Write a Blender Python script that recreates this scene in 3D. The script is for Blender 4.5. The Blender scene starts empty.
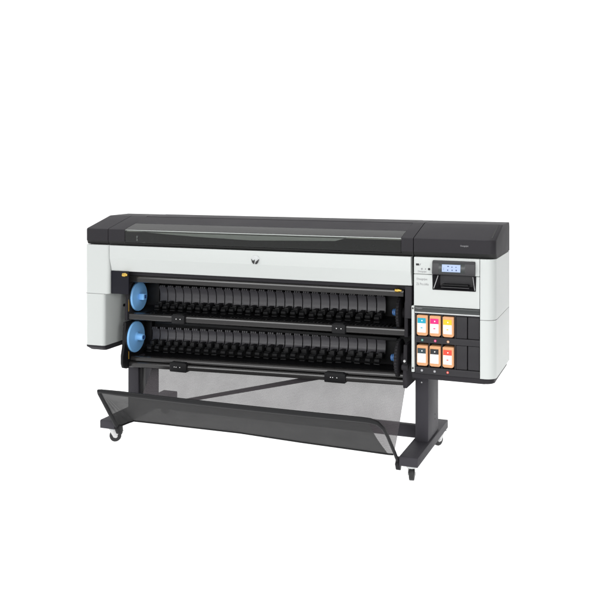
import bpy, bmesh, math, random
from mathutils import Vector, Matrix
R = math.radians
random.seed(7)
C = bpy.context.scene.collection
SC = bpy.context.scene

# ------------------------------------------------------------------ camera
cam = bpy.data.cameras.new('camera'); co = bpy.data.objects.new('camera', cam); C.objects.link(co)
co.location = (3.0469, -4.3616, 1.5806)
co.rotation_euler = (R(90), 0, 0.3715)
cam.sensor_width = 36; cam.lens = 883.45 / 600 * 36
cam.shift_y = -(300 - 165.83) / 600
cam.clip_start = .05; cam.clip_end = 200
SC.camera = co

# ------------------------------------------------------------------ world: unseen ambient, shaped to shade the right end
w = bpy.data.worlds.new('World'); SC.world = w; w.use_nodes = True
bg = w.node_tree.nodes['Background']; bg.inputs[0].default_value = (1, 1, 1, 1); bg.inputs[1].default_value = 1.0
_nt = w.node_tree; _tc = _nt.nodes.new('ShaderNodeTexCoord'); _sp = _nt.nodes.new('ShaderNodeSeparateXYZ'); _mr = _nt.nodes.new('ShaderNodeMapRange')
_mr.inputs['From Min'].default_value = -.2; _mr.inputs['From Max'].default_value = .9      # added gradient: white ambient, dimmed towards the right to darken that end
_mr.inputs['To Min'].default_value = .90; _mr.inputs['To Max'].default_value = .06
_nt.links.new(_tc.outputs['Generated'], _sp.inputs[0]); _nt.links.new(_sp.outputs['X'], _mr.inputs['Value']); _nt.links.new(_mr.outputs['Result'], bg.inputs[0])
SC.view_settings.view_transform = 'Standard'; SC.view_settings.look = 'None'
SC.view_settings.exposure = 0; SC.view_settings.gamma = 1

# ------------------------------------------------------------------ studio key lamp and added fills
def softbox(name, loc, target, sx, sy, power, col=(1, 1, 1)):
    l = bpy.data.lights.new(name, 'AREA'); l.shape = 'RECTANGLE'; l.size = sx; l.size_y = sy
    l.energy = power; l.color = col
    o = bpy.data.objects.new(name, l); C.objects.link(o); o.location = loc
    o.rotation_euler = (Vector(target) - Vector(loc)).to_track_quat('-Z', 'Y').to_euler()
    return o
softbox('overhead_fill', (.5, .6, 4.8), (.5, .6, 0), 8, 5, 190)  # unseen, added to over-light the floor to white
softbox('key_softbox', (5.8, -4.6, 2.5), (.5, .1, .6), 2.0, 2.0, 135)
softbox('bar_highlight_strip', (.9, -6.2, 2.35), (1.1, .1, .8), 8, .6, 120)  # unseen strip, added for highlight lines along the bars
softbox('under_sweep_fill', (-.7, 1.6, -2.5), (-.7, 1.6, 0), 18, 10, 980)       # unseen, added to shine up through the sweep and lift shadows
softbox('behind_sweep_fill', (-.7, 8.0, 2.0), (-.7, 5.6, 2.0), 18, 6, 370)  # unseen, added to shine through the backdrop and keep it white

# ------------------------------------------------------------------ materials
def mat(name, col, rough=.5, metal=0, spec=.5, bump=0, bscale=900, var=0, coat=0):
    m = bpy.data.materials.new(name); m.use_nodes = True
    nt = m.node_tree; b = nt.nodes['Principled BSDF']
    b.inputs['Base Color'].default_value = (*col, 1); b.inputs['Roughness'].default_value = rough
    b.inputs['Metallic'].default_value = metal; b.inputs['Specular IOR Level'].default_value = spec
    b.inputs['Coat Weight'].default_value = coat
    if bump or var:
        tc = nt.nodes.new('ShaderNodeTexCoord'); n = nt.nodes.new('ShaderNodeTexNoise')
        n.inputs['Scale'].default_value = bscale; n.inputs['Detail'].default_value = 3
        nt.links.new(tc.outputs['Object'], n.inputs['Vector'])
        if bump:
            bp = nt.nodes.new('ShaderNodeBump'); bp.inputs['Strength'].default_value = bump
            bp.inputs['Distance'].default_value = .001
            nt.links.new(n.outputs['Fac'], bp.inputs['Height']); nt.links.new(bp.outputs['Normal'], b.inputs['Normal'])
        if var:
            n2 = nt.nodes.new('ShaderNodeTexNoise'); n2.inputs['Scale'].default_value = 6; n2.inputs['Detail'].default_value = 4
            nt.links.new(tc.outputs['Object'], n2.inputs['Vector'])
            mr = nt.nodes.new('ShaderNodeMapRange')
            mr.inputs['To Min'].default_value = max(0, rough - var); mr.inputs['To Max'].default_value = min(1, rough + var)
            nt.links.new(n2.outputs['Fac'], mr.inputs['Value']); nt.links.new(mr.outputs['Result'], b.inputs['Roughness'])
    return m
M = {}
M['white'] = mat('white_plastic', (.545, .57, .558), .42, bump=.03, bscale=1400, var=.06)
M['dark'] = mat('charcoal_plastic', (.031, .0295, .033), .52, spec=.08, bump=.04, bscale=1600, var=.08)
M['stand'] = mat('stand_paint', (.043, .041, .048), .55, spec=.15, bump=.12, bscale=1500, var=.08)
M['black'] = mat('black_plastic', (.010, .010, .011), .5, spec=.22, bump=.06, var=.08)
M['bar'] = mat('black_gloss_bar', (.022, .021, .021), .17, var=.03)
M['panel'] = mat('control_black', (.022, .021, .024), .35, bump=.04, var=.05)
M['bay'] = mat('bay_plastic', (.022, .021, .024), .45, spec=.3, bump=.05, var=.06)
M['plate'] = mat('grey_guide_plastic', (.070, .068, .075), .36, bump=.06, bscale=1200, var=.08)
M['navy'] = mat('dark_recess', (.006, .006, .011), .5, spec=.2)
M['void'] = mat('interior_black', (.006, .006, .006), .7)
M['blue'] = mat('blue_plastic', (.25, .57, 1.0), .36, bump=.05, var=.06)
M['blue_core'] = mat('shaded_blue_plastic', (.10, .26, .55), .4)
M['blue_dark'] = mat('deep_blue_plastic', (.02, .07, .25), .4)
M['brass'] = mat('brass', (.62, .42, .10), .3, metal=1)
M['steel'] = mat('zinc_plated_steel', (.62, .62, .62), .38, metal=.7, var=.08)
M['chrome'] = mat('polished_chrome', (.85, .86, .87), .12, metal=1)
M['rubber'] = mat('caster_rubber', (.012, .012, .013), .55, bump=.1)
M['ink'] = mat('grey_print', (.30, .30, .31), .6)
M['ink_dark'] = mat('black_print', (.02, .02, .02), .6)
M['ink_light'] = mat('light_print', (.45, .45, .46), .5)
M['guide'] = mat('inner_grey_guide', (.88, .88, .83), .5)
M['pane_backing'] = mat('beige_pane_backing', (.74, .71, .63), .5)
M['kraft'] = mat('kraft_board', (.64, .33, .16), .6, bump=.15, bscale=500, var=.1)
M['label'] = mat('label_white', (.90, .90, .90), .5)
M['strip'] = mat('bay_strip', (.035, .040, .040), .25, var=.05)
M['silver'] = mat('silver_lip', (.55, .57, .57), .35)
def sweep_mat():
    m = bpy.data.materials.new('white_acrylic_sweep'); m.use_nodes = True; nt = m.node_tree; nt.nodes.clear()
    out = nt.nodes.new('ShaderNodeOutputMaterial'); mix = nt.nodes.new('ShaderNodeMixShader'); mix.inputs[0].default_value = .5
    d = nt.nodes.new('ShaderNodeBsdfDiffuse'); t = nt.nodes.new('ShaderNodeBsdfTranslucent')
    for q in (d, t): q.inputs[0].default_value = (.95, .95, .95, 1)
    nt.links.new(d.outputs[0], mix.inputs[1]); nt.links.new(t.outputs[0], mix.inputs[2]); nt.links.new(mix.outputs[0], out.inputs[0]); return m
M['acrylic'] = sweep_mat()
M['orange'] = mat('warning_orange', (.55, .32, .05), .5)
for n, c in dict(cyan=(.0, .33, .46), magenta=(.72, .01, .18), yellow=(.88, .50, .01), teal_black=(.015, .04, .05),
                 photo_black=(.012, .012, .014), red=(.75, .06, .03), grey=(.3, .3, .32), green=(.02, .25, .22)).items():
    M[n] = mat(n + '_band', c, .45)

def glass_mat():
    m = bpy.data.materials.new('smoked_window'); m.use_nodes = True; nt = m.node_tree; nt.nodes.clear()
    out = nt.nodes.new('ShaderNodeOutputMaterial'); mix = nt.nodes.new('ShaderNodeMixShader')
    tr = nt.nodes.new('ShaderNodeBsdfTransparent'); tr.inputs[0].default_value = (.66, .68, .67, 1)
    gl = nt.nodes.new('ShaderNodeBsdfGlossy'); gl.inputs['Roughness'].default_value = .05
    fr = nt.nodes.new('ShaderNodeFresnel'); fr.inputs['IOR'].default_value = 1.5
    nt.links.new(fr.outputs[0], mix.inputs[0]); nt.links.new(tr.outputs[0], mix.inputs[1]); nt.links.new(gl.outputs[0], mix.inputs[2])
    nt.links.new(mix.outputs[0], out.inputs[0]); return m
M['glass'] = glass_mat()

def net_mat(name, col, cover, amp):
    """woven nylon net: thread covers `cover` of the area, the rest is open"""
    m = bpy.data.materials.new(name); m.use_nodes = True; nt = m.node_tree
    b = nt.nodes['Principled BSDF']; b.inputs['Base Color'].default_value = (*col, 1); b.inputs['Roughness'].default_value = .75
    b.inputs['Specular IOR Level'].default_value = .25
    out = nt.nodes['Material Output']; mix = nt.nodes.new('ShaderNodeMixShader'); tr = nt.nodes.new('ShaderNodeBsdfTransparent')
    tc = nt.nodes.new('ShaderNodeTexCoord')
    n = nt.nodes.new('ShaderNodeTexNoise'); n.inputs['Scale'].default_value = 9; n.inputs['Detail'].default_value = 5
    nt.links.new(tc.outputs['Object'], n.inputs['Vector'])
    w1 = nt.nodes.new('ShaderNodeTexWave'); w1.bands_direction = 'X'; w1.inputs['Scale'].default_value = 46
    w2 = nt.nodes.new('ShaderNodeTexWave'); w2.bands_direction = 'Z'; w2.inputs['Scale'].default_value = 46
    for q in (w1, w2): nt.links.new(tc.outputs['Object'], q.inputs['Vector'])
    mx = nt.nodes.new('ShaderNodeMath'); mx.operation = 'MAXIMUM'
    nt.links.new(w1.outputs['Fac'], mx.inputs[0]); nt.links.new(w2.outputs['Fac'], mx.inputs[1])
    a = nt.nodes.new('ShaderNodeMath'); a.operation = 'MULTIPLY_ADD'; a.inputs[1].default_value = amp; a.inputs[2].default_value = cover - .7 * amp
    nt.links.new(mx.outputs[0], a.inputs[0])
    a2 = nt.nodes.new('ShaderNodeMath'); a2.operation = 'MULTIPLY_ADD'; a2.inputs[1].default_value = .10
    nt.links.new(n.outputs['Fac'], a2.inputs[0])
    s = nt.nodes.new('ShaderNodeMath'); s.operation = 'SUBTRACT'; s.inputs[1].default_value = .05; s.use_clamp = True
    nt.links.new(a.outputs[0], a2.inputs[2]); nt.links.new(a2.outputs[0], s.inputs[0])
    nt.links.new(s.outputs[0], mix.inputs[0]); nt.links.new(tr.outputs[0], mix.inputs[1]); nt.links.new(b.outputs[0], mix.inputs[2])
    nt.links.new(mix.outputs[0], out.inputs['Surface']); return m
M['net_back'] = net_mat('rear_net', (.100, .090, .097), .775, .10)
M['net_front'] = net_mat('front_net', (.024, .024, .0245), .935, .07)

def screen_mat():
    m = bpy.data.materials.new('lit_screen'); m.use_nodes = True; nt = m.node_tree
    b = nt.nodes['Principled BSDF']; b.inputs['Base Color'].default_value = (.02, .02, .03, 1); b.inputs['Roughness'].default_value = .2
    b.inputs['Emission Color'].default_value = (.50, .66, .98, 1); b.inputs['Emission Strength'].default_value = .85
    return m
M['screen'] = screen_mat()
M['icon'] = mat('screen_icon', (.04, .06, .16), .4)

# ------------------------------------------------------------------ mesh helpers (all in world coordinates)
class MB:
    def __init__(s): s.bm = bmesh.new(); s.mats = []; s.cur = 0
    def m(s, key):
        if M[key] not in s.mats: s.mats.append(M[key])
        s.cur = s.mats.index(M[key]); return s
    def _done(s, faces, bev=0, seg=2, edges=None):
        fs = list(faces)
        for f in fs: f.material_index = s.cur
        if bev:
            es = edges if edges is not None else list({e for f in fs for e in f.edges})
            r = bmesh.ops.bevel(s.bm, geom=es, offset=bev, segments=seg, profile=.5, affect='EDGES', clamp_overlap=True)
            for f in r['faces']: f.material_index = s.cur
        return s
    def box(s, x0, x1, y0, y1, z0, z1, bev=.003, seg=2, k=0, xm=0):
        v = [s.bm.verts.new((x, y, z + k * (x - xm))) for x in (x0, x1) for y in (y0, y1) for z in (z0, z1)]
        q = [(0, 1, 3, 2), (4, 6, 7, 5), (0, 4, 5, 1), (2, 3, 7, 6), (0, 2, 6, 4), (1, 5, 7, 3)]
        return s._done([s.bm.faces.new([v[i] for i in f]) for f in q], bev, seg)
    def prism(s, poly, a0, a1, axis='x', bev=0, seg=2, k=0, xm=0):
        """poly in the plane across `axis`: x->(y,z), y->(x,z), z->(x,y)"""
        def P(p, a):
            if axis == 'x': return (a, p[0], p[1] + k * (a - xm))
            if axis == 'y': return (p[0], a, p[1])
            return (p[0], p[1], a)
        A = [s.bm.verts.new(P(p, a0)) for p in poly]; B = [s.bm.verts.new(P(p, a1)) for p in poly]
        n = len(poly); fs = [s.bm.faces.new(A), s.bm.faces.new(B[::-1])]
        for i in range(n): fs.append(s.bm.faces.new((A[i], B[i], B[(i + 1) % n], A[(i + 1) % n])))
        return s._done(fs, bev, seg)
    def cyl(s, p0, p1, r0, r1=None, n=24, bev=0, cap=True):
        r1 = r0 if r1 is None else r1
        p0, p1 = Vector(p0), Vector(p1); d = (p1 - p0).normalized()
        u = d.orthogonal().normalized(); v = d.cross(u)
        A = [s.bm.verts.new(p0 + (u * math.cos(t) + v * math.sin(t)) * r0) for t in [i * 2 * math.pi / n for i in range(n)]]
        B = [s.bm.verts.new(p1 + (u * math.cos(t) + v * math.sin(t)) * r1) for t in [i * 2 * math.pi / n for i in range(n)]]
        fs = [s.bm.faces.new((A[i], A[(i + 1) % n], B[(i + 1) % n], B[i])) for i in range(n)]
        ed = []
        if cap:
            c0 = s.bm.faces.new(A[::-1]); c1 = s.bm.faces.new(B); fs += [c0, c1]; ed = list(c0.edges) + list(c1.edges)
        return s._done(fs, bev, 2, ed)
    def lathe(s, c, axis, prof, n=40):
        """prof: list of (distance along axis, radius)"""
        c = Vector(c); d = Vector(axis).normalized(); u = d.orthogonal().normalized(); v = d.cross(u); rings = []
        for h, r in prof:
            rings.append([s.bm.verts.new(c + d * h + (u * math.cos(i * 2 * math.pi / n) + v * math.sin(i * 2 * math.pi / n)) * max(r, 1e-5)) for i in range(n)])
        fs = []
        for a, b in zip(rings, rings[1:]):
            for i in range(n): fs.append(s.bm.faces.new((a[i], a[(i + 1) % n], b[(i + 1) % n], b[i])))
        fs.append(s.bm.faces.new(rings[0][::-1])); fs.append(s.bm.faces.new(rings[-1]))
        return s._done(fs)
    def tube(s, pts, r, n=14, rz=None):
        pts = [Vector(p) for p in pts]; rings = []; u = None
        for i, p in enumerate(pts):
            d = (pts[min(i + 1, len(pts) - 1)] - pts[max(i - 1, 0)]).normalized()
            if u is None: u = d.orthogonal().normalized()
            u = (u - d * u.dot(d)).normalized(); v = d.cross(u)
            rr = r if not isinstance(r, list) else r[i]
            rings.append([s.bm.verts.new(p + (u * math.cos(t) + v * math.sin(t)) * rr) for t in [j * 2 * math.pi / n for j in range(n)]])
        fs = []
        for a, b in zip(rings, rings[1:]):
            for i in range(n): fs.append(s.bm.faces.new((a[i], a[(i + 1) % n], b[(i + 1) % n], b[i])))
        fs += [s.bm.faces.new(rings[0][::-1]), s.bm.faces.new(rings[-1])]
        return s._done(fs)
    def grid(s, fn, nu, nv):
        V = [[s.bm.verts.new(fn(i / nu, j / nv)) for j in range(nv + 1)] for i in range(nu + 1)]
        return s._done([s.bm.faces.new((V[i][j], V[i + 1][j], V[i + 1][j + 1], V[i][j + 1])) for i in range(nu) for j in range(nv)])
    def poly(s, pts):
        return s._done([s.bm.faces.new([s.bm.verts.new(p) for p in pts])])
    def text(s, body, x, z, h, y, squeeze=1.0):
        """lettering standing in the XZ plane, facing -Y"""
        c = bpy.data.curves.new('lettering', 'FONT'); c.body = body; c.size = h; c.extrude = .0002; c.resolution_u = 3
        o = bpy.data.objects.new('lettering', c); C.objects.link(o)
        dg = bpy.context.evaluated_depsgraph_get(); me = bpy.data.meshes.new_from_object(o.evaluated_get(dg))
        C.objects.unlink(o); bpy.data.objects.remove(o)
        n0 = len(s.bm.faces); nv = len(s.bm.verts); s.bm.from_mesh(me); s.bm.verts.ensure_lookup_table(); s.bm.faces.ensure_lookup_table()
        for v in s.bm.verts[nv:]: v.co = Vector((x + v.co.x * squeeze, y - v.co.z, z + v.co.y))
        for f in s.bm.faces[n0:]: f.material_index = s.cur
        bpy.data.meshes.remove(me); return s
    def build(s, name, parent=None, sharp=35, flip=True):
        if flip: bmesh.ops.recalc_face_normals(s.bm, faces=s.bm.faces[:])
        xs = [v.co for v in s.bm.verts]
        c = Vector([(min(p[i] for p in xs) + max(p[i] for p in xs)) / 2 for i in range(3)])
        for v in s.bm.verts: v.co -= c
        me = bpy.data.meshes.new(name); s.bm.to_mesh(me); s.bm.free()
        for m_ in s.mats: me.materials.append(m_)
        for p in me.polygons: p.use_smooth = True
        me.set_sharp_from_angle(angle=R(sharp))
        o = bpy.data.objects.new(name, me); C.objects.link(o)
        put(o, c, parent); return o
WORLD = {}
def put(o, c, parent=None):
    WORLD[o] = Vector(c)
    if parent: o.parent = parent; o.location = Vector(c) - WORLD[parent]
    else: o.location = c
def empty(name, loc, parent=None):
    o = bpy.data.objects.new(name, None); o.empty_display_size = .1; C.objects.link(o); put(o, loc, parent); return o
def tag(o, label=None, cat=None, group=None, kind=None):
    for k_, v_ in (('label', label), ('category', cat), ('group', group), ('kind', kind)):
        if v_: o[k_] = v_
def arc(cx, cy, r, a0, a1, n=8):
    return [(cx + r * math.cos(R(a0 + (a1 - a0) * i / n)), cy + r * math.sin(R(a0 + (a1 - a0) * i / n))) for i in range(n + 1)]

# ------------------------------------------------------------------ setting: added translucent, back-lit paper sweep
b = MB().m('acrylic'); prof = [(-2.5, 0), (3.6, 0)] + [(3.6 + 2 * math.sin(R(a)), 2 - 2 * math.cos(R(a))) for a in range(6, 91, 6)] + [(5.6, 4.3)]
V0 = [b.bm.verts.new((-9, y, z)) for y, z in prof]; V1 = [b.bm.verts.new((4.8, y, z)) for y, z in prof]
b._done([b.bm.faces.new((V0[i], V1[i], V1[i + 1], V0[i + 1])) for i in range(len(prof) - 1)])
fl = b.build('floor', flip=False); tag(fl, kind='structure')

# ------------------------------------------------------------------ the printer
root = empty('large_format_printer', (1.185, .28, 0))
tag(root, 'wide white and charcoal floor-standing roll printer on a grey wheeled stand with net basket', 'printer')

# --- left housing
YB = .487
b = MB().m('white')
def lplan(x1): return arc(.022, .020, .022, 180, 270, 6) + arc(x1 - .02, .020, .020, 270, 360, 6) + [(x1, YB), (0, YB)]
b.prism(lplan(.131), .536, .836, 'z'); b.prism(lplan(.161), .8385, 1.1215, 'z')
b.m('ink').prism([(.003, .004), (.128, .004), (.128, YB - .01), (.003, YB - .01)], .834, .84, 'z')
hl = b.build('side_housing', root); hl['label'] = 'narrow white end housing beside the blue discs'
b = MB().m('dark')
P = lplan(.131); Q = [(.018 + (x - .0) * .82, .022 + y * .93) for x, y in P]
A = [b.bm.verts.new((x, y, .5345)) for x, y in P]; B2 = [b.bm.verts.new((x, y, .525)) for x, y in P]; D = [b.bm.verts.new((x, y, .507)) for x, y in Q]
fs = [b.bm.faces.new(A), b.bm.faces.new(D[::-1])]
for U, W in ((A, B2), (B2, D)):
    for i in range(len(P)): fs.append(b.bm.faces.new((U[i], W[i], W[(i + 1) % len(P)], U[(i + 1) % len(P)])))
b._done(fs); b.build('base_trim', root)
for y, z in ((.206, .743), (.206, .623), (.215, .545)): MB().m('black').cyl((.1305, y, z), (.1335, y, z), .009, n=16).build('screw_hole', hl)
b = MB().m('steel').cyl((.131, .235, .757), (.175, .235, .757), .008, n=14, bev=.002)
b.build('locating_pin', hl)

# flat dark plate in place of the recess box under the left end of the front panel
MB().m('navy').box(.1645, .2835, .016, .026, .8395, .9725, .003).build('recess_plate', root)

# --- right housing (white shell round the ink bay)
b = MB().m('white')
def rplan(): return [(2.2965, 0)] + arc(2.37 - .052, .052, .052, 270, 360, 10) + [(2.37, YB), (2.2965, YB)]
b.prism(rplan(), .535, .8215, 'z'); b.prism(rplan(), .8245, 1.1215, 'z')
b.m('ink').prism([(2.297, .003), (2.318, .003), (2.355, .02), (2.367, .055), (2.367, YB - .004), (2.297, YB - .004)], .82, .826, 'z').m('white')
b.prism([(1.9645, 1.037), (2.2935, 1.037), (2.2935, 1.1215), (1.9645, 1.1215)], 0, .06, 'y', .002)
b.prism([(1.9645, .8765), (2.2935, .8765), (2.2935, 1.0345), (2.2765, 1.0345), (2.2765, .9605), (2.0595, .9605), (2.0595, 1.0345), (1.9645, 1.0345)], 0, .06, 'y', .0015)
b.box(1.9515, 1.9665, 0, .06, .54, .874, .003)
b.box(1.9645, 2.296, .20, YB, .535, 1.121, .001)
hr = b.build('side_housing', root); hr['label'] = 'wide white end housing with the ink bay and control panel'
b = MB().m('dark').prism([(1.95, .016), (2.29, .016)] + arc(2.358 - .045, .061, .045, 270, 360, 8) + [(2.358, YB - .01), (1.95, YB - .01)], .506, .533, 'z', .004)
b.build('base_trim', root)
for z in (.862, .56): MB().m('ink_dark').cyl((1.959, .0005, z), (1.959, -.002, z), .0045, n=14).build('screw', hr)
# printing on the right housing
b = MB().m('ink_dark').box(1.975, 1.991, -.0008, .001, 1.079, 1.089, 0)
b.m('ink').prism([(1.992, 1.079), (1.996, 1.079), (2.001, 1.089), (1.997, 1.089)], -.0008, .001, 'y')
for x in (2.005, 2.042):
    b.m('ink' if x < 2.02 else 'ink_dark').cyl((x, .001, 1.0625), (x, -.0008, 1.0625), .0045 if x < 2.02 else .006, n=16)
b.m('ink').box(2.021, 2.026, -.0008, .001, 1.059, 1.066, 0)
b.build('indicator_row', hr, flip=False)
for t_, x, z, h, q in (('DesignJet', 1.985, 1.0455, .0115, 1), ('DesignJet', 1.978, 1.007, .0145, 1), ('Z6 Pro 64in', 1.976, .980, .0185, .72)):
    MB().m('ink').text(t_, x, z, h, -.0006, q).build('lettering', hr, flip=False)

# --- front panel
b = MB().m('white').prism([(.001, 1.1205), (0, 1.117), (0, 1.047), (.0015, 1.043), (.022, .973), (.030, .9705), (.05, .9725), (.05, 1.1205)], .1655, 1.9475, 'x')
fp = b.build('front_panel', root, sharp=20)
b = MB().m('silver').lathe((1.089, .0005, 1.074), (0, -1, 0), [(0, .024), (.0025, .024), (.004, .0225), (.0052, .016), (.0058, .006)], 36)
b.m('ink_dark').prism([(1.0670, 1.077), (1.0735, 1.069), (1.081, 1.069), (1.088, 1.075), (1.0855, 1.056), (1.0815, 1.0500), (1.0725, 1.0585)], -.0075, -.003, 'y')
b.prism([(1.0905, 1.0500), (1.099, 1.0505), (1.1075, 1.060), (1.1125, 1.077), (1.1075, 1.074), (1.100, 1.067), (1.0945, 1.064), (1.0895, 1.054)], -.0075, -.003, 'y')
b.m('silver').prism([(1.0855, 1.050), (1.0885, 1.0495), (1.0935, 1.0625), (1.096, 1.073), (1.0925, 1.073)], -.0072, -.003, 'y')
b.build('emblem', fp)

# --- top covers
def zs(y): return 1.2175 + (1.2785 - 1.2175) * (y - .008) / (.252 - .008)
LID = [(.014, 1.1255), (.010, 1.130), (.004, 1.143), (0, 1.147), (0, 1.208), (.002, 1.2135), (.008, 1.2175), (.245, 1.2767), (.256, 1.2785), (.458, 1.2785), (.474, 1.2755), (.484, 1.266), (.487, 1.252), (.487, 1.1255)]
def low_band(b):  # turns the lowest faces of a cover black
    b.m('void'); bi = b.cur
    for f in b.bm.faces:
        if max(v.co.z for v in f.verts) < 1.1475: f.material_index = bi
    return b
def capped(x0, x1, side):
    """end cover with a rounded outer front corner: profile extruded in x, pulled in near the end"""
    b = MB().m('dark'); r = .042 if side > 0 else .014; n = 9; secs = []
    if side > 0: xs = [(x0, 0)] + [(x1 - r + r * math.sin(R(90 * i / n)), r * (1 - math.cos(R(90 * i / n)))) for i in range(n + 1)]
    else: xs = [(x0 + r - r * math.sin(R(90 * i / n)), r * (1 - math.cos(R(90 * i / n)))) for i in range(n, -1, -1)] + [(x1, 0)]
    for x, push in xs:
        ring = []
        for y, z in LID:
            t = max(0, 1 - y / .25); lift = 0
            yy = y + push * t
            zz = z - (push * .10 if z > 1.2 and y < .45 else 0)
            ring.append(b.bm.verts.new((x, yy, zz)))
        secs.append(ring)
    fs = [b.bm.faces.new(secs[0]), b.bm.faces.new(secs[-1][::-1])]; N = len(LID)
    for a, c in zip(secs, secs[1:]):
        for i in range(N): fs.append(b.bm.faces.new((a[i], c[i], c[(i + 1) % N], a[(i + 1) % N])))
    b._done(fs)
    if side > 0:                                       # dark strip added to draw in the outer edge of the slope
        b.m('void').prism([(.035, zs(.035) - .0006), (.245, zs(.245) + .0002), (.245, zs(.245) - .004), (.035, zs(.035) - .006)], 2.345, 2.3515, 'x')
    return low_band(b)
ec = capped(.003, .1535, -1).build('end_cover', root); ec['label'] = 'short charcoal end cover above the narrow housing'
er = capped(1.9635, 2.37, 1).build('end_cover', root); er['label'] = 'long charcoal end cover above the ink bay'
MB().m('ink').text('DesignJet', 2.199, 1.181, .0105, -.0006).build('lettering', er, flip=False)

# centre cover: two frame arms, rear shelf and sill round the smoked window
YW = .112
b = MB().m('dark')
b.prism(LID, .157, .2665, 'x'); b.prism(LID, 1.8985, 1.9595, 'x')
b.prism([(YW + .002, zs(YW)), (.236, 1.2752), (.242, 1.2728), (.487, 1.2728), (.487, 1.2), (YW + .002, 1.2)], .2665, 1.8985, 'x')
b.prism([(.247, 1.2728), (.250, 1.2772), (.258, 1.2785), (.475, 1.2785), (.487, 1.268), (.487, 1.2735)][:5] + [(.486, 1.2731)], .2675, 1.8975, 'x')
b.prism([(.014, 1.1255), (.010, 1.1295), (.006, 1.1375), (.05, 1.1375), (.05, 1.1255)], .2665, 1.8985, 'x')
tc_ = low_band(b).build('top_cover', root)
b = MB().m('glass')
b.prism([(.0005, 1.140), (.0005, 1.208), (.0025, 1.2135), (.008, 1.2172), (YW, zs(YW) - .0005), (YW, zs(YW) - .0045), (.010, 1.2128), (.0055, 1.2095), (.0045, 1.207), (.0045, 1.140)], .2685, 1.8965, 'x')
b.build('window', root, sharp=12)
b = MB().m('guide').prism([(.290, 1.2085), (.52, 1.194), (.75, 1.184), (1.06, 1.175), (1.54, 1.187), (1.615, 1.2085)], .016, .022, 'y')
b.m('pane_backing').prism([(.016, 1.206), (YW, zs(YW) - .014), (YW, zs(YW) - .018), (.016, 1.202)], .27, 1.895, 'x')  # beige plate added under the sloped pane to brighten it
b.m('navy')
for i in range(16): b.box(.335 + i * .1, .352 + i * .1, .012, .024, 1.162, 1.171, .002)
b.m('steel').box(.335, .345, .012, .02, 1.150, 1.18, .002)
b.build('inner_guide', root)
b = MB().m('void').box(.27, 1.895, .30, .31, 1.10, 1.27, 0).box(.165, 1.948, .06, .30, 1.098, 1.104, 0)
b.build('print_chamber', root)

# --- control panel
b = MB().m('panel')
b.prism([(-.020, 1.0385), (-.026, 1.044), (-.018, 1.100), (-.010, 1.1085), (.002, 1.1095), (.002, 1.0385)], 2.0615, 2.2745, 'x', .006, 3)
# scooped pocket below: sloping walls to a dark back
o4 = [(2.0605, .9615), (2.2755, .9615), (2.2755, 1.0365), (2.0605, 1.0365)]; i4 = [(2.088, .976), (2.252, .976), (2.252, 1.0360), (2.088, 1.0360)]
O = [b.bm.verts.new((x, -.0035, z)) for x, z in o4]; I = [b.bm.verts.new((x, .05, z)) for x, z in i4]; K = [b.bm.verts.new((x, .003, z)) for x, z in o4]
fs = [b.bm.faces.new(I)] + [b.bm.faces.new((O[i], O[(i + 1) % 4], I[(i + 1) % 4], I[i])) for i in range(4)] + [b.bm.faces.new((O[i], K[i], K[(i + 1) % 4], O[(i + 1) % 4])) for i in range(4)]
b._done(fs)
cp = b.build('control_panel', root)
b = MB().m('strip').prism([(-.0222, 1.0475), (-.0255, 1.048), (-.0188, 1.0985), (-.0155, 1.098)], 2.094, 2.226, 'x', .001)
b.build('screen_bezel', cp)
def sy(z, d=0): return -.0255 + (z - 1.048) * (.0067 / .0505) - d
b = MB().m('screen').prism([(sy(1.0555, -.002), 1.0555), (sy(1.0555, .0008), 1.0555), (sy(1.0915, .0008), 1.0915), (sy(1.0915, -.002), 1.0915)], 2.112, 2.2035, 'x')
b.m('icon')
for x, z, wd, ht in ((2.143, 1.083, .009, .0045), (2.162, 1.080, .005, .005), (2.182, 1.080, .005, .004), (2.141, 1.0645, .0055, .006), (2.163, 1.0645, .0055, .006), (2.1835, 1.0645, .006, .007), (2.120, 1.066, .004, .002), (2.120, 1.073, .004, .002)):
    b.prism([(sy(z, .0005), z - ht / 2), (sy(z, .0014), z - ht / 2), (sy(z + ht / 2, .0014), z + ht / 2), (sy(z + ht / 2, .0005), z + ht / 2)], x - wd / 2, x + wd / 2, 'x')
b.build('screen', cp)
b = MB().m('black').box(2.105, 2.236, .014, .047, .9795, .990, .003); b.m('panel').box(2.1, 2.242, .004, .012, .9715, .978, .003)
b.build('handle', cp)
MB().m('ink_light').tube([(2.0665, -.0035, .968), (2.0885, -.004, 1.033)], .0016, 8).build('edge_trim', cp); MB().m('ink_light').tube([(2.2705, -.0035, .967), (2.262, -.004, 1.033)], .0013, 8).build('edge_trim', cp)

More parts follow.
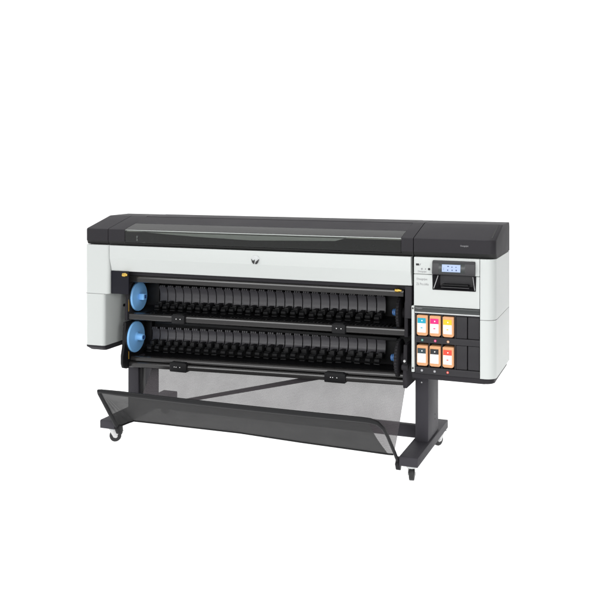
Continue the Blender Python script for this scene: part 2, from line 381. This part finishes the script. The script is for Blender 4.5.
# --- ink bay
b = MB().m('strip').box(1.9685, 2.2935, -.003, .05, .8475, .8735, .002)
bs = b.build('bay_strip', root)
MB().m('ink').text('DesignJet', 1.974, .8625, .009, -.0036).build('lettering', bs, flip=False)
MB().m('silver').box(1.9685, 2.2935, -.001, .05, .840, .8462, .0015).build('bay_lip', root)
b = MB().m('bay')
b.box(1.9685, 2.2945, .075, .19, .534, .839, .001)                               # back
b.box(1.9685, 2.2945, .006, .19, .690, .722, .002)                              # shelf between the rows
b.box(1.9685, 2.2945, .006, .19, .534, .568, .002)                              # sill
b.box(1.9685, 2.2945, .008, .19, .833, .8395, .001)
for x in (1.9695, 2.037, 2.102, 2.168): b.box(x, x + .006, .010, .19, .5665, .834, .001)   # slot walls
for x0, x1 in ((2.1755, 2.2305), (2.2345, 2.2925)):                                           # blank slot covers
    b.box(x0, x1, .010, .05, .7235, .8315, .003); b.box(x0, x1, .010, .05, .5695, .6885, .003)
bay = b.build('ink_bay', root)
for x, z, c in ((2.006, .704, 'green'), (2.072, .704, 'magenta'), (2.137, .704, 'kraft'), (2.004, .551, 'grey'), (2.069, .551, 'grey'), (2.135, .551, 'red')):
    MB().m(c).cyl((x, .007, z), (x, .0045, z), .0062, n=18).m('ink_light').cyl((x, .0052, z), (x, .0038, z), .003, n=12).build('slot_mark', bay)

# --- dark machine interior behind the roll drawers
b = MB().m('void')
b.box(.132, 1.95, .40, .41, .50, 1.12, 0)
b.box(1.930, 1.9635, .13, .40, .52, 1.12, 0)
b.build('rear_wall', root)
MB().m('dark').box(1.9125, 1.9475, .02, .10, .805, .968, .003).build('side_post', root)

# --- output bar under the front panel with brass end knobs
b = MB().m('bar').prism([(.064, .908), (.064, .930), (.0653, .937), (.069, .943), (.078, .949), (.100, .949), (.106, .940), (.106, .912), (.100, .906), (.068, .906)], .252, 1.893, 'x')
b.m('dark').box(.25, 1.945, .07, .12, .945, .985, .003)
ob = b.build('output_bar', root, sharp=8)
for x0, x1 in ((.248, .284), (1.848, 1.886)):
    y = .004 if x0 < 1 else .058
    MB().m('brass').lathe((x0, y, .9535 if x0 < 1 else .940), (1, 0, 0), [(0, .004), (.004, .010), (.022, .012), (.030, .007), (x1 - x0, .006)], 18).build('knob', ob)

# --- roll drawers
XM = 1.09
def drawer(za, ya, zbar, k, kind, zt, zb_, x0, npl, rr, roller_z):
    """za/ya hub axis, zbar front bar, zt/zb_ top and bottom of the guide plates"""
    D = empty('roll_drawer', (XM, .2, zbar), root)
    b = MB()
    if kind == 'upper':
        b.m('bar').prism([(.112, .009), (.1135, .0155), (.119, .0195), (.126, .021)] + arc(.141, .008, .013, 90, 0, 5) + arc(.146, -.011, .008, 0, -90, 4) + arc(.120, -.011, .008, -90, -180, 4), .226, 1.886, 'x', 0, k=k, xm=XM)
        for v in b.bm.verts: v.co.z += zbar
    else:
        b.m('bar').prism([(.110, .003), (.1117, .009), (.117, .0138), (.124, .015)] + arc(.132, .007, .008, 90, 0, 4) + arc(.134, -.011, .006, 0, -90, 4) + arc(.117, -.010, .007, -90, -180, 4), .226, 1.886, 'x', 0, k=k, xm=XM)
        b.prism([(.128, .028), (.1295, .034), (.134, .041), (.142, .044), (.165, .044), (.165, .017), (.136, .017), (.128, .020)], .226, 1.886, 'x', 0, k=k, xm=XM)
        for v in b.bm.verts: v.co.z += zbar
    b.build('front_bar', D, sharp=8)
    zl_, zr_ = zbar + k * (.21 - XM), zbar + k * (1.9 - XM)
    # side arms
    if kind == 'upper':
        polyL = [(.100, zl_ - .022), (.100, zl_ + .03), (.118, .80), (.118, .915), (.36, .915), (.36, zl_ - .022)]
        polyR = [(.105, zr_ - .022), (.105, .87), (.14, .90), (.36, .90), (.36, zr_ - .022)]
    else:
        polyL = [(.085, .665), (.075, .52), (.055, .475)] + [(.055, zl_ + .012), (.066, zl_ - .014), (.10, zl_ - .024), (.36, zl_ - .024), (.36, .665)]
        polyR = [(.090, .655), (.085, .56), (.070, zr_ + .02), (.082, zr_ - .024), (.36, zr_ - .024), (.36, .655)]
    MB().m('dark' if kind == 'upper' else 'black').prism(polyL, .203, .221, 'x', .004).build('side_arm', D)
    b = MB().m('dark').prism(polyR, 1.887, 1.907, 'x', .004)
    if kind == 'lower':
        b.m('steel').cyl((1.897, .070, .575), (1.897, .088, .575), .0065, n=14); b.m('dark').cyl((1.88, .085, .54), (1.915, .085, .54), .016, n=20, bev=.003)
    b.build('side_arm', D)
    # cradle under the roll: ribbed black floor
    zc = zbar + .010 if kind == 'lower' else zbar + .012
    b = MB().m('black').prism([(.15, zc - .006), (.15, zc), (.235, zc + .004), (.30, zc + .03), (.335, zc + .03), (.335, zc - .006)], .222, 1.886, 'x', 0, k=k, xm=XM)
    n = 70
    for i in range(n):
        x = .30 + i * (1.80 - .30) / (n - 1); h = random.choice((.002, .004, .006))
        b.box(x - .004, x + .004, .16, .25, zc + .003, zc + .004 + h, .001, k=k, xm=XM)
    b.build('cradle', D)
    # backing and top rail behind the plates
    b = MB().m('black').box(.222, 1.886, .335, .35, zbar, zt + .045, 0)
    b.box(.30, 1.80, .285, .335, zt + .012, zt + .03, .002)
    b.build('back_rail', D)
    # guide plates, brackets and pinch rollers
    pitch = (1.735 - x0) / npl
    pl = br = None
    for i in range(npl):
        xc = x0 + pitch * (i + .5); sk = k * (xc - XM)
        if pl is None:
            hw = pitch / 2 - .0030; b = MB().m('plate')
            if kind == 'upper':
                pr_ = [(.284, zt), (.297, zt - .018), (.303, zt - .045), (.301, zb_ + .012), (.295, zb_), (.307, zb_ - .002), (.315, zt - .04), (.305, zt - .008), (.292, zt + .004)]
            else:
                pr_ = [(.290, zt), (.300, zt - .016), (.3015, zt - .034), (.3005, zb_ + .024), (.2965, zb_ + .009), (.288, zb_ + .001), (.278, zb_ - .003), (.290, zb_ - .006), (.312, zt - .03), (.305, zt - .006)]
            b.prism(pr_, xc - hw, xc + hw, 'x', 0, k=0)
            for dx in (-.6, -.1, .45): b.box(xc + dx * hw - .004, xc + dx * hw + .004, .286, .296, zt - .002, zt + .010, .001)
            pl = b.build('guide_plate', D, sharp=40); pl.location.z += sk; base = pl.location.copy(); x_first, sk0 = xc, sk
            b = MB().m('black'); zq = roller_z
            b.box(xc - .004, xc + .020, .240, .300, zb_ - .020, zb_ + .010, .002)
            b.box(xc - .021, xc - .006, .262, .300, zb_ - .034, zb_ - .002, .002)
            b.m('black').cyl((xc - .018, .235, zq), (xc + .010, .235, zq), .013, n=18, bev=.002)
            b.box(xc - .020, xc + .012, .222, .250, zq - .021, zq - .015, .001)
            b.box(xc - .014, xc + .018, .226, .252, zq + .016, zq + .019, .001)
            br = b.build('pinch_roller', D); br.location.z += sk; bbase = br.location.copy()
        else:
            for src, ba in ((pl, base), (br, bbase)):
                o = src.copy(); C.objects.link(o); o.parent = D; WORLD[o] = WORLD[src]
                o.location = ba + Vector((xc - x_first, 0, sk - sk0))
                if src is br: o.location += Vector((random.uniform(-.003, .003), random.uniform(-.004, .002), random.uniform(-.003, .003))); o.rotation_euler = (random.uniform(-.14, .14), random.uniform(-.05, .05), 0)
    # hubs
    ax = lambda x: za + k * (x - XM) * .5
    b = MB().m('blue').lathe((.240, ya, za), (1, 0, 0), [(-.012, rr - .004), (-.009, rr), (-.002, rr), (.002, rr - .003), (.003, rr - .010), (.0045, rr * .5), (.0060, .034)], 56)
    hub = b.build('roll_hub', D); hub['label'] = 'blue disc hub'
    b = MB().m('blue'); q = .019
    if kind == 'upper':
        b.box(.2462, .280, ya - q, ya + q, za - q, za + q, .004, 2)
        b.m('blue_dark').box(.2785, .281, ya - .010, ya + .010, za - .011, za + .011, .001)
    else:
        b.lathe((.2462, ya, za), (1, 0, 0), [(0, .030), (.006, .022), (.040, .020), (.042, .018)], 28)
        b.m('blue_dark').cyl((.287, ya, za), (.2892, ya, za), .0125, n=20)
    b.build('hub_core', hub)
    b = MB().m('black').cyl((.222, ya, za), (.230, ya, za), rr + .006, n=48, bev=.002)
    b.build('hub_flange', hub)
    xr = 1.842
    b = MB().m('dark').lathe((xr, ya, za), (1, 0, 0), [(-.014, .034), (-.008, .034), (-.006, rr * .95), (-.002, rr + .008), (.010, rr + .008), (.014, rr + .002), (.016, .03), (.040, .028)], 56)
    b.m('black')
    for j in range(36):
        t = j * 2 * math.pi / 36
        b.cyl((xr - .004, ya + math.cos(t) * (rr + .008), za + math.sin(t) * (rr + .008)), (xr + .012, ya + math.cos(t) * (rr + .008), za + math.sin(t) * (rr + .008)), .003, n=8)
    h2 = b.build('roll_hub', D); h2['label'] = 'black ribbed disc hub with small blue core'
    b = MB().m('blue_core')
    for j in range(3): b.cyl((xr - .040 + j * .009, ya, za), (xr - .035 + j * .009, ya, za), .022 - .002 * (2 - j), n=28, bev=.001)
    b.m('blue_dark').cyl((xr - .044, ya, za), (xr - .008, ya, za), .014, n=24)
    b.build('hub_core', h2)
    # black knurled drum between the blue disc and the first plate
    b = MB().m('black').cyl((.231, ya, za), (.2385, ya, za), .04, n=32)
    b.build('drum', D)
    MB().m('black').box(.224, x0 - .004, .30, .334, zb_ - .05, zt + .035, .002).build('end_guide', D)
    # latches on the front bar, with tiny white lamps
    for x0_, x1_ in ((.515, .60), (1.49, 1.566)) if kind == 'upper' else ((.503, .612), (1.447, 1.566)):
        xc = (x0_ + x1_) / 2; zc2 = zbar + k * (xc - XM)
        b = MB().m('black').box(x0_, x1_, .098, .162, zc2 - .025, zc2 + .027, .006, 3)
        b.box(x0_ + .01, x1_ - .01, .100, .158, zc2 + .026, zc2 + .031, .002)
        b.m('label')
        for dx in ((-.010, .016) if kind == 'upper' else (-.022, -.010, .014)):
            b.cyl((xc + dx, .0985, zc2 + .004), (xc + dx, .0968, zc2 + .004), .0026, n=10)
        b.build('latch', D)
    # orange caution strip near the left arm
    b = MB().m('orange').box(.2215, .2225, .112, .118, zl_ + .03, zl_ + .10, 0); b.build('caution_mark', D)
    return D
drawer(.802, .205, .7045, .0115, 'upper', .861, .769, .322, 26, .087, .752)
drawer(.567, .172, .436, .0245, 'lower', .619, .545, .270, 27, .0915, .512)

# --- stand
def leg(x0, x1, zt):
    b = MB().m('stand').box(x0, x1, .189, .431, .130, zt, .004)
    if zt > .5: b.m('ink_light').cyl(((x0 + x1) / 2, .1885, .445), ((x0 + x1) / 2, .186, .445), .004, n=12)
    b.m('black')
    for y, z in ((.35, .215), (.35, .24)): b.cyl((x1 - .001, y, z), (x1 + .0008, y, z), .004, n=12)
    return b.build('leg', root)
leg(.170, .2405, .445); leg(1.9245, 1.9945, .545)
MB().m('black').box(.2415, .262, .20, .235, .13, .425, .003).build('cable_duct', root)
for x0, x1 in ((.156, .252), (1.909, 2.004)):
    b = MB().m('stand').prism([(-.083, .0864), (-.083, .128), (-.078, .1335), (.638, .1335), (.643, .128), (.643, .0864)], x0, x1, 'x', .003)
    b.build('foot', root)
def caster(x, y, ang):
    cs = empty('caster', (x, y, .0864), root)
    rot = Matrix.Rotation(R(ang), 4, 'Z'); T = Matrix.Translation((x, y, 0)) @ rot
    def fin(b, name):
        bmesh.ops.transform(b.bm, matrix=T, verts=b.bm.verts[:]); return b.build(name, cs)
    b = MB().m('silver').box(-.036, .036, -.030, .030, .0815, .0862, .002); b.cyl((0, 0, .068), (0, 0, .082), .026, .029, n=24, bev=.002)
    b.m('steel')
    for s_ in (-1, 1): b.prism([(-.022, .080), (.022, .080), (.024, .045), (.012, .024), (-.002, .026), (-.018, .055)], s_ * .0175 - .0015, s_ * .0175 + .0015, 'x', .0008)
    b.cyl((-.021, .010, .033), (.021, .010, .033), .007, n=16, bev=.001)
    fin(b, 'fork')
    b = MB().m('rubber').lathe((-.014, .010, .033), (1, 0, 0), [(0, .022), (.0015, .031), (.005, .033), (.023, .033), (.0265, .031), (.028, .022)], 36)
    b.m('steel')
    for s_ in (-1, 1): b.cyl((s_ * .0142, .010, .033), (s_ * .0152, .010, .033), .011, n=20)
    fin(b, 'wheel')
    b = MB().m('rubber').prism([(.018, .066), (.046, .058), (.052, .050), (.046, .047), (.020, .052)], -.014, .014, 'x', .002)
    b.m('silver').prism([(.020, .069), (.052, .0605), (.056, .0575), (.050, .0585), (.020, .0665)], -.015, .015, 'x', .0008)
    fin(b, 'brake_lever')
caster(1.960, -.028, 10); caster(1.963, .588, 150); caster(.210, -.026, -50); caster(.205, .588, 165)
MB().m('stand').box(.241, 1.924, .285, .325, .118, .186, .004).build('crossbeam', root)
MB().m('stand').prism([(.44, .170), (.47, .158), (1.62, .442), (1.60, .466)], .330, .348, 'y', .002).build('brace', root)

# --- catch basket
bin_ = empty('catch_basket', (1.07, 0, .2), root)
pts = [(.262, -.060, .085), (.262, -.158, .216), (.262, -.246, .334), (.266, -.256, .3475), (.278, -.257, .3485)]
pts += [(x, -.257 - .004 * math.sin((x - .28) / 1.5 * math.pi), .3485 - .003 * math.sin((x - .28) / 1.5 * math.pi)) for x in [.4 + .1 * i for i in range(14)]]
pts += [(1.77, -.257, .3485), (1.81, -.255, .347), (1.845, -.246, .337), (1.868, -.225, .308), (1.880, -.19, .262), (1.894, -.12, .167), (1.902, -.06, .090)]
rads = [.011] * 5 + [.0135] * 14 + [.0135, .013, .011, .0095, .0085, .0085, .0085]
MB().m('black').tube(pts, rads, 14).build('frame', bin_)
for x0, x1 in ((.254, .276), (1.888, 1.908)):
    MB().m('black').prism([(-.085, .092), (-.068, .060), (-.040, .050), (-.028, .072), (-.034, .118), (-.062, .120)], x0, x1, 'x', .003).build('hinge', bin_)
TL, BR = .27, 1.80
def wob(u, v): return .004 * math.sin(9 * u + 3 * v) * math.sin(math.pi * v) + .003 * math.sin(23 * u + 5 * v) * math.sin(math.pi * v)
FOLD = [(.25, .104), (.47, .107), (.97, .110), (1.33, .100), (1.85, .092)]
def fold(x):
    for (xa, za), (xb, zb2) in zip(FOLD, FOLD[1:]):
        if x <= xb: return za + (zb2 - za) * max(0, x - xa) / (xb - xa)
    return FOLD[-1][1]
def front(u, v):     # u along x, v from bar down to fold
    x = TL + (BR - TL) * u + .015 * v * u
    sag = .012 * math.sin(math.pi * min(1, v * 1.0)) 
    q = max(0, 1 - u / .016); ye = .055 - .13 * q * q * (3 - 2 * q)
    y = -.255 + (ye + .255) * v + sag * .6 + wob(u, v)
    z = .346 + (fold(x) - .346) * v ** .92 - sag * (1 - v * .3)
    return (x, y, z)
fn = MB().m('net_front').grid(front, 190, 16).build('front_net', bin_, sharp=180, flip=False)
def back(u, v):      # from fold up to the drawer
    x0, x1 = .272 + .02 * v, 1.842 + .012 * v
    x = x0 + (x1 - x0) * u
    y = .057 + .25 * v ** .8 + wob(u * .7 + .2, v) * .7
    z = fold(x) + (.445 - fold(x)) * v + (u - .5) * .035 * v
    return (x, y, z)
MB().m('net_back').grid(back, 80, 18).build('rear_net', bin_, sharp=180, flip=False)
b = MB().m('black')
hp = [(front(i / 190, 1)[0], front(i / 190, 1)[1], front(i / 190, 1)[2] - .001) for i in range(191)]
b.tube(hp + [(back(1, 0)[0], back(1, 0)[1], back(1, 0)[2])], .0045, 8); b.build('hem', bin_)
MB().m('blue').box(.318, .330, .268, .272, .428, .436, .001).build('hem_tab', bin_)

# ------------------------------------------------------------------ ink cartridges, one thing each, standing in the bay
def cartridge(x0, z0, z1, band, label):
    x1 = x0 + .055
    t = empty('ink_cartridge', ((x0 + x1) / 2, .04, z0)); tag(t, label, 'ink cartridge', 'ink cartridges in the bay')
    r = .010
    def rr(xa, xb, za, zb2, r):
        return arc(xa + r, za + r, r, 180, 270, 5) + arc(xb - r, za + r, r, 270, 360, 5) + arc(xb - r * .4, zb2 - r * .4, r * .4, 0, 90, 3) + arc(xa + r * .4, zb2 - r * .4, r * .4, 90, 180, 3)
    MB().m('kraft').prism(rr(x0, x1, z0, z1, r), -.002, .074, 'y', .0015).build('carton', t)
    xl, xr_, h = x0 + .0035, x1 - .0095, z1 - z0
    zb_top = z1 - .014; zb_bot = z1 - .014 - .026; zw = z0 + .015
    bd = MB().m(band).box(xl, xr_, -.0030, 0, zb_bot, zb_top, 0)
    bd.m('label').cyl(((xl + xr_) / 2 + .002, -.0024, (zb_top + zb_bot) / 2), ((xl + xr_) / 2 + .002, -.0036, (zb_top + zb_bot) / 2), .0032, n=14)
    bd.build('colour_band', t)
    b = MB().m('label').box(xl, xr_, -.0029, 0, zw, zb_bot - .0004, 0)
    b.m('ink_light')
    for dz, wd in ((.012, .010), (.0165, .014), (.035, .016), (.040, .012)): b.box((xl + xr_) / 2 - wd / 2, (xl + xr_) / 2 + wd / 2, -.0034, -.001, zb_bot - dz - .0015, zb_bot - dz, 0)
    if band in ('cyan', 'magenta', 'yellow', 'red'):
        b.m(band).box((xl + xr_) / 2 - .005, (xl + xr_) / 2 + .005, -.0035, -.001, zb_bot - .026, zb_bot - .021, 0)
    b.build('label', t)
for x, z0, z1, band, lab in (
        (1.980, .7285, .830, 'cyan', 'kraft ink cartridge with a cyan band over its white label'),
        (2.045, .7285, .830, 'magenta', 'kraft ink cartridge with a magenta band over its white label'),
        (2.111, .7285, .829, 'yellow', 'kraft ink cartridge with a yellow band over its white label'),
        (1.980, .577, .678, 'teal_black', 'kraft ink cartridge with a black band, directly below the cyan one'),
        (2.045, .577, .678, 'photo_black', 'kraft ink cartridge with a black band, directly below the magenta one'),
        (2.111, .577, .678, 'red', 'kraft ink cartridge with a red band over its white label')):
    cartridge(x, z0, z1, band, lab)
